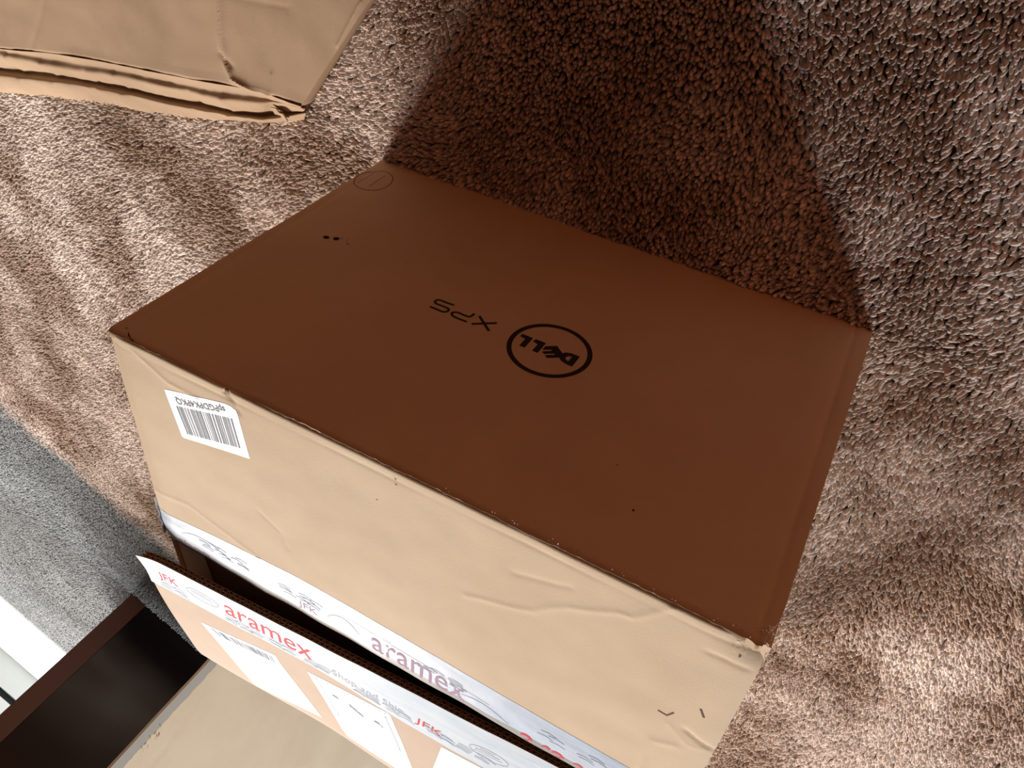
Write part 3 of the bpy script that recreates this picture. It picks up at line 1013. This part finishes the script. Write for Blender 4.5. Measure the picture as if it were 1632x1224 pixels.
for x0 in (.012, .03, .10, .115, .13, .155, .17, .20, .215, .26, .275, .30, .315, .35, .365, .385, .41, .44, .5, .53):
    for k_ in range(4):
        xs = x0 + rw.uniform(0, .008); ys = .2185 + k_ * .0042 + rw.uniform(-.001, .001) - (.008 if x0 > .25 else 0)
        wave += stroke([(xs, ys), (xs + .008, ys + .0012), (xs + .017, ys - .0018)], .0012)
decal_mesh('tape_pattern', [polys_to_vf(wave)], maptf, M_blue, tf_)['kind'] = 'stuff'

# paper labels on the far flap
def paper(poly_, name, lbl):
    o = decal(name, [poly_], mapff, M_label, box, .006)
    o.matrix_parent_inverse = Matrix.Translation(-box.location); o['label'] = lbl
    return o
l1 = paper([(0.0528, 0.1585), (0.1559, 0.1822), (.160, .181), (0.1638, 0.1623), (0.2014, 0.041), (0.1044, 0.0201), (0.0921, 0.0188)], 'shipping_label', 'white address label with a long barcode')
l2 = paper([(0.2020, 0.1870), (0.3050, 0.1985), (.309, .197), (0.3112, 0.1866), (0.3400, 0.0500), (.334, .030), (0.2390, 0.0300), (0.2316, 0.0429)], 'document_label', 'white label with dotted border and dark smudges')
l3 = paper([(0.3722, 0.1878), (.43, .19), (.50, .187), (.50, .05), (0.3580, .05), (0.3633, 0.1126)], 'paper_label', 'white label at the left end of the flap')
bars = []
Q00, Q10, Q01, Q11 = Vector((0.0665, 0.1570)), Vector((0.1560, 0.1720)), Vector((0.0765, 0.1440)), Vector((0.1580, 0.1555))
x = 0.0
while x < .97:
    w_ = rb.choice([.008, .012, .02]); b_ = min(1, x + w_)
    q = lambda s_, t_: tuple(Q00.lerp(Q10, s_).lerp(Q01.lerp(Q11, s_), t_))
    bars.append([q(x, 0), q(b_, 0), q(b_, 1), q(x, 1)])
    x = b_ + rb.choice([.008, .012, .02, .035])
o = decal('barcode_print', bars, mapf([l1], .00015), M_barg, l1, .03); o['kind'] = 'stuff'; o.matrix_parent_inverse = Matrix.Identity(4)
dots = []
for (a0, b0), (a1, b1), nn_ in (((0.2135, 0.1818), (0.2316, 0.0950), 22), ((0.3028, 0.1823), (0.3191, 0.1053), 22), ((.2135, .1818), (.3028, .1930), 14)):
    for i in range(nn_):
        t = i / (nn_ - 1); r_ = .0010 if i in (0, nn_ - 1) and nn_ == 22 else .0007
        dots.append([(a0 + (a1 - a0) * t - r_, b0 + (b1 - b0) * t - r_), (a0 + (a1 - a0) * t + r_, b0 + (b1 - b0) * t - r_), (a0 + (a1 - a0) * t + r_, b0 + (b1 - b0) * t + r_), (a0 + (a1 - a0) * t - r_, b0 + (b1 - b0) * t + r_)])
dots += [blob(.235, .1550, .0050, .0032, 8), blob(.2900, .1505, .0046, .0034, 9)] + stroke([(.292, .1505), (.2965, .1475), (.2975, .1445)], .0018)
for i in range(9):
    a0, b0 = .2530 + .0020 * i, .1565 - .0013 * i
    dots += stroke([(a0, b0), (a0 + .0016, b0 - .0060)], .0013) + stroke([(a0, b0 - .0015 * (i % 3)), (a0 + .003, b0 - .001)], .0012)
o = decal('label_print', dots, mapf([l2], .00015), M_bar, l2, .03); o['kind'] = 'stuff'; o.matrix_parent_inverse = Matrix.Identity(4)

# ------------------------------------------------------------------ flattened carton, upper left of the view
fc = empty('flattened_carton', (0.4, -0.05, ZF))
tag(fc, 'crumpled flattened tan carton lying on the carpet beside the large carton', 'box')
bpy.context.view_layer.update()
COLS = [
    [(0.7167, 0.0226, 0.045), (0.7332, 0.0307, 0.036), (0.7356, 0.0409, 0.038), (0.7900, 0.0776, 0.012), (0.7794, 0.0840, 0.022), (0.8073, 0.1121, 0.012), (0.8292, 0.1308, -0.002)],
    [(0.6300, 0.0086, 0.045), (0.6453, 0.0164, 0.036), (0.6476, 0.0273, 0.038), (0.6975, 0.0628, 0.012), (0.6876, 0.0699, 0.022), (0.7129, 0.0970, 0.012), (0.7323, 0.1140, -0.002)],
    [(0.4950, -0.0161, 0.045), (0.5108, -0.0021, 0.036), (0.5129, 0.0101, 0.038), (0.5540, 0.0378, 0.012), (0.5437, 0.0424, 0.022), (0.5634, 0.0636, 0.012), (0.5819, 0.0848, -0.002)],
    [(0.3743, -0.0316, 0.045), (0.3876, -0.0191, 0.036), (0.3885, -0.0085, 0.038), (0.4250, 0.0209, 0.012), (0.4151, 0.0241, 0.022), (0.4312, 0.0424, 0.012), (0.4464, 0.0615, -0.002)],
    [(0.2636, -0.0441, 0.045), (0.2755, -0.0295, 0.036), (0.2757, -0.0194, 0.038), (0.3069, 0.0081, 0.012), (0.2978, 0.0110, 0.022), (0.3107, 0.0257, 0.012), (0.3225, 0.0401, -0.002)],
    [(0.1608, -0.0581, 0.045), (0.1706, -0.0450, 0.036), (0.1703, -0.0346, 0.038), (0.1971, -0.0064, 0.012), (0.1884, -0.0064, 0.022), (0.1985, 0.0032, 0.012), (0.2075, 0.0105, -0.002)],
    [(0.1318, -0.0590, 0.045), (0.1411, -0.0460, 0.030), (0.1400, -0.0406, 0.028), (0.1655, -0.0138, 0.008), (0.1569, -0.0137, 0.018), (0.1666, -0.0043, 0.010), (0.1751, 0.0029, -0.002)],
    [(0.0849, -0.0589, 0.045), (0.0928, -0.0516, 0.034), (0.0914, -0.0495, 0.032), (0.1139, -0.0316, 0.008), (0.1057, -0.0340, 0.014), (0.1147, -0.0233, 0.008), (0.1227, -0.0147, -0.002)]]
# columns follow the fold, extended off to the right of the room
first = [tuple(Vector(a_) * 1 + (Vector(a_) - Vector(b_)) * 2.2) for a_, b_ in zip(COLS[0], COLS[1])]
first = [(x_, y_, COLS[0][i][2]) for i, (x_, y_, z_) in enumerate(first)]
COLS = [first] + COLS


def cat(P, t):
    n_ = len(P) - 1
    f_ = min(max(t, 0), 0.99999) * n_; i = int(f_); t = f_ - i
    g = lambda k: Vector(P[max(0, min(n_, k))])
    p0_, p1, p2, p3 = g(i - 1), g(i), g(i + 1), g(i + 2)
    return 0.5 * ((2 * p1) + (p2 - p0_) * t + (2 * p0_ - 5 * p1 + 4 * p2 - p3) * t * t + (3 * p1 - p0_ - 3 * p2 + p3) * t ** 3)


rowsP = [[COLS[i][j] for i in range(len(COLS))] for j in range(7)]


def tline(t): return cat(rowsP[0], t)


cft = crease_field([([(0.1954, -0.1867), (0.1989, -0.1317), (0.2008, -0.1099), (0.1991, -0.0808), (0.1898, -0.0640), (0.161, -0.0590), (0.1339, -0.0577)], 0.0045, 0.0035),
                    ([(0.5026, -0.0896), (0.5311, -0.0474), (0.5706, 0.0044)], -0.0010, 0.004),
                    ([(0.0321, -0.1402), (0.0166, -0.167), (0.0011, -0.1927)], 0.0020, 0.002),
                    ([(0.60, -0.10), (0.35, -0.145), (0.10, -0.165)], -0.0012, 0.006),
                    ([(0.205, -.09), (0.19, -.078)], -0.003, 0.003),
                    ([(0.134, -.058), (0.128, -.085)], 0.0015, 0.003)])


def top_sheet(u, v):
    a_ = tline(u)
    # near ends of the sheet, towards the viewer
    tr_ = Vector((-0.165, -0.420, 0.022)); tl_ = Vector((0.75, -0.36, 0.060))
    e_ = tl_.lerp(tr_, min(1, max(0, (0.88 - a_.x) / (0.88 - 0.085))))
    p = a_.lerp(e_, v ** 1.3)
    z = p.z + cft(p.x, p.y) + .004 * noise.noise(Vector((p.x * 6, p.y * 9, 1))) * min(1, v * 12)
    z += .0012 * noise.noise(Vector((p.x * 25, p.y * 25, 1)))
    if v < .03: z -= .002 * (1 - v / .03)
    return (p.x, p.y, z)


o = slab('top_sheet', top_sheet, 300, 150, (0, 0, -.005), M_card_old, fc)


def fold(u, v):
    P = [tuple(cat(rowsP[j], u)) for j in range(7)]
    p = cat(P, v)
    kink = .0030 * noise.noise(Vector((p.x * 16, v * 3, 9))) + .0010 * noise.noise(Vector((p.x * 70, v * 6, 2)))
    # sharp kinks where the folded edge has buckled
    for kx, ka in ((0.62, .005), (0.46, -.004), (0.40, .004), (0.545, .004), (0.27, -.003), (0.205, .005)):
        kink += ka * math.exp(-abs(p.x - kx - v * .03) / .006) * math.sin(math.pi * v)
    return (p.x, p.y, max(p.z + kink, ZF + .002))


o = slab('folded_edge', fold, 260, 60, (0, 0, -.002), M_card_old, fc)
o['label'] = 'rolled and buckled double fold along the far edge'
# lower sheets of the flattened carton
def low_sheet(u, v):
    a_ = cat(rowsP[6], u); a_ = Vector((a_.x - .03, a_.y - .045, 0))
    tr_ = Vector((-0.14, -0.40, 0)); tl_ = Vector((0.75, -0.35, 0))
    e_ = tl_.lerp(tr_, min(1, max(0, (0.95 - a_.x) / (0.95 - 0.09))))
    p = a_.lerp(e_, v)
    return (p.x, p.y, 0.012 + .001 * noise.noise(Vector((p.x * 12, p.y * 12, 0))))
slab('bottom_sheet', low_sheet, 40, 20, (0, 0, -.006), M_card_old, fc)
# right-hand closed edge joining the sheets
def side_edge(u, v):
    a_ = Vector(top_sheet(1.0, u)); b_ = Vector(low_sheet(1.0, u))
    bul = math.sin(math.pi * v) * .006
    p = a_.lerp(b_, v)
    return (p.x - bul, p.y, p.z)
slab('side_fold', side_edge, 60, 8, (.004, .001, 0), M_card_old, fc)
# small torn hand-hole tab at the tip of the fold
slab('torn_tab', lambda u, v: (0.128 + .018 * u + .004 * v, -.032 + .014 * v - .004 * u, .030 - .012 * v + .002 * math.sin(u * 7)), 6, 5, (0, 0, -.002), M_card_old, fc)
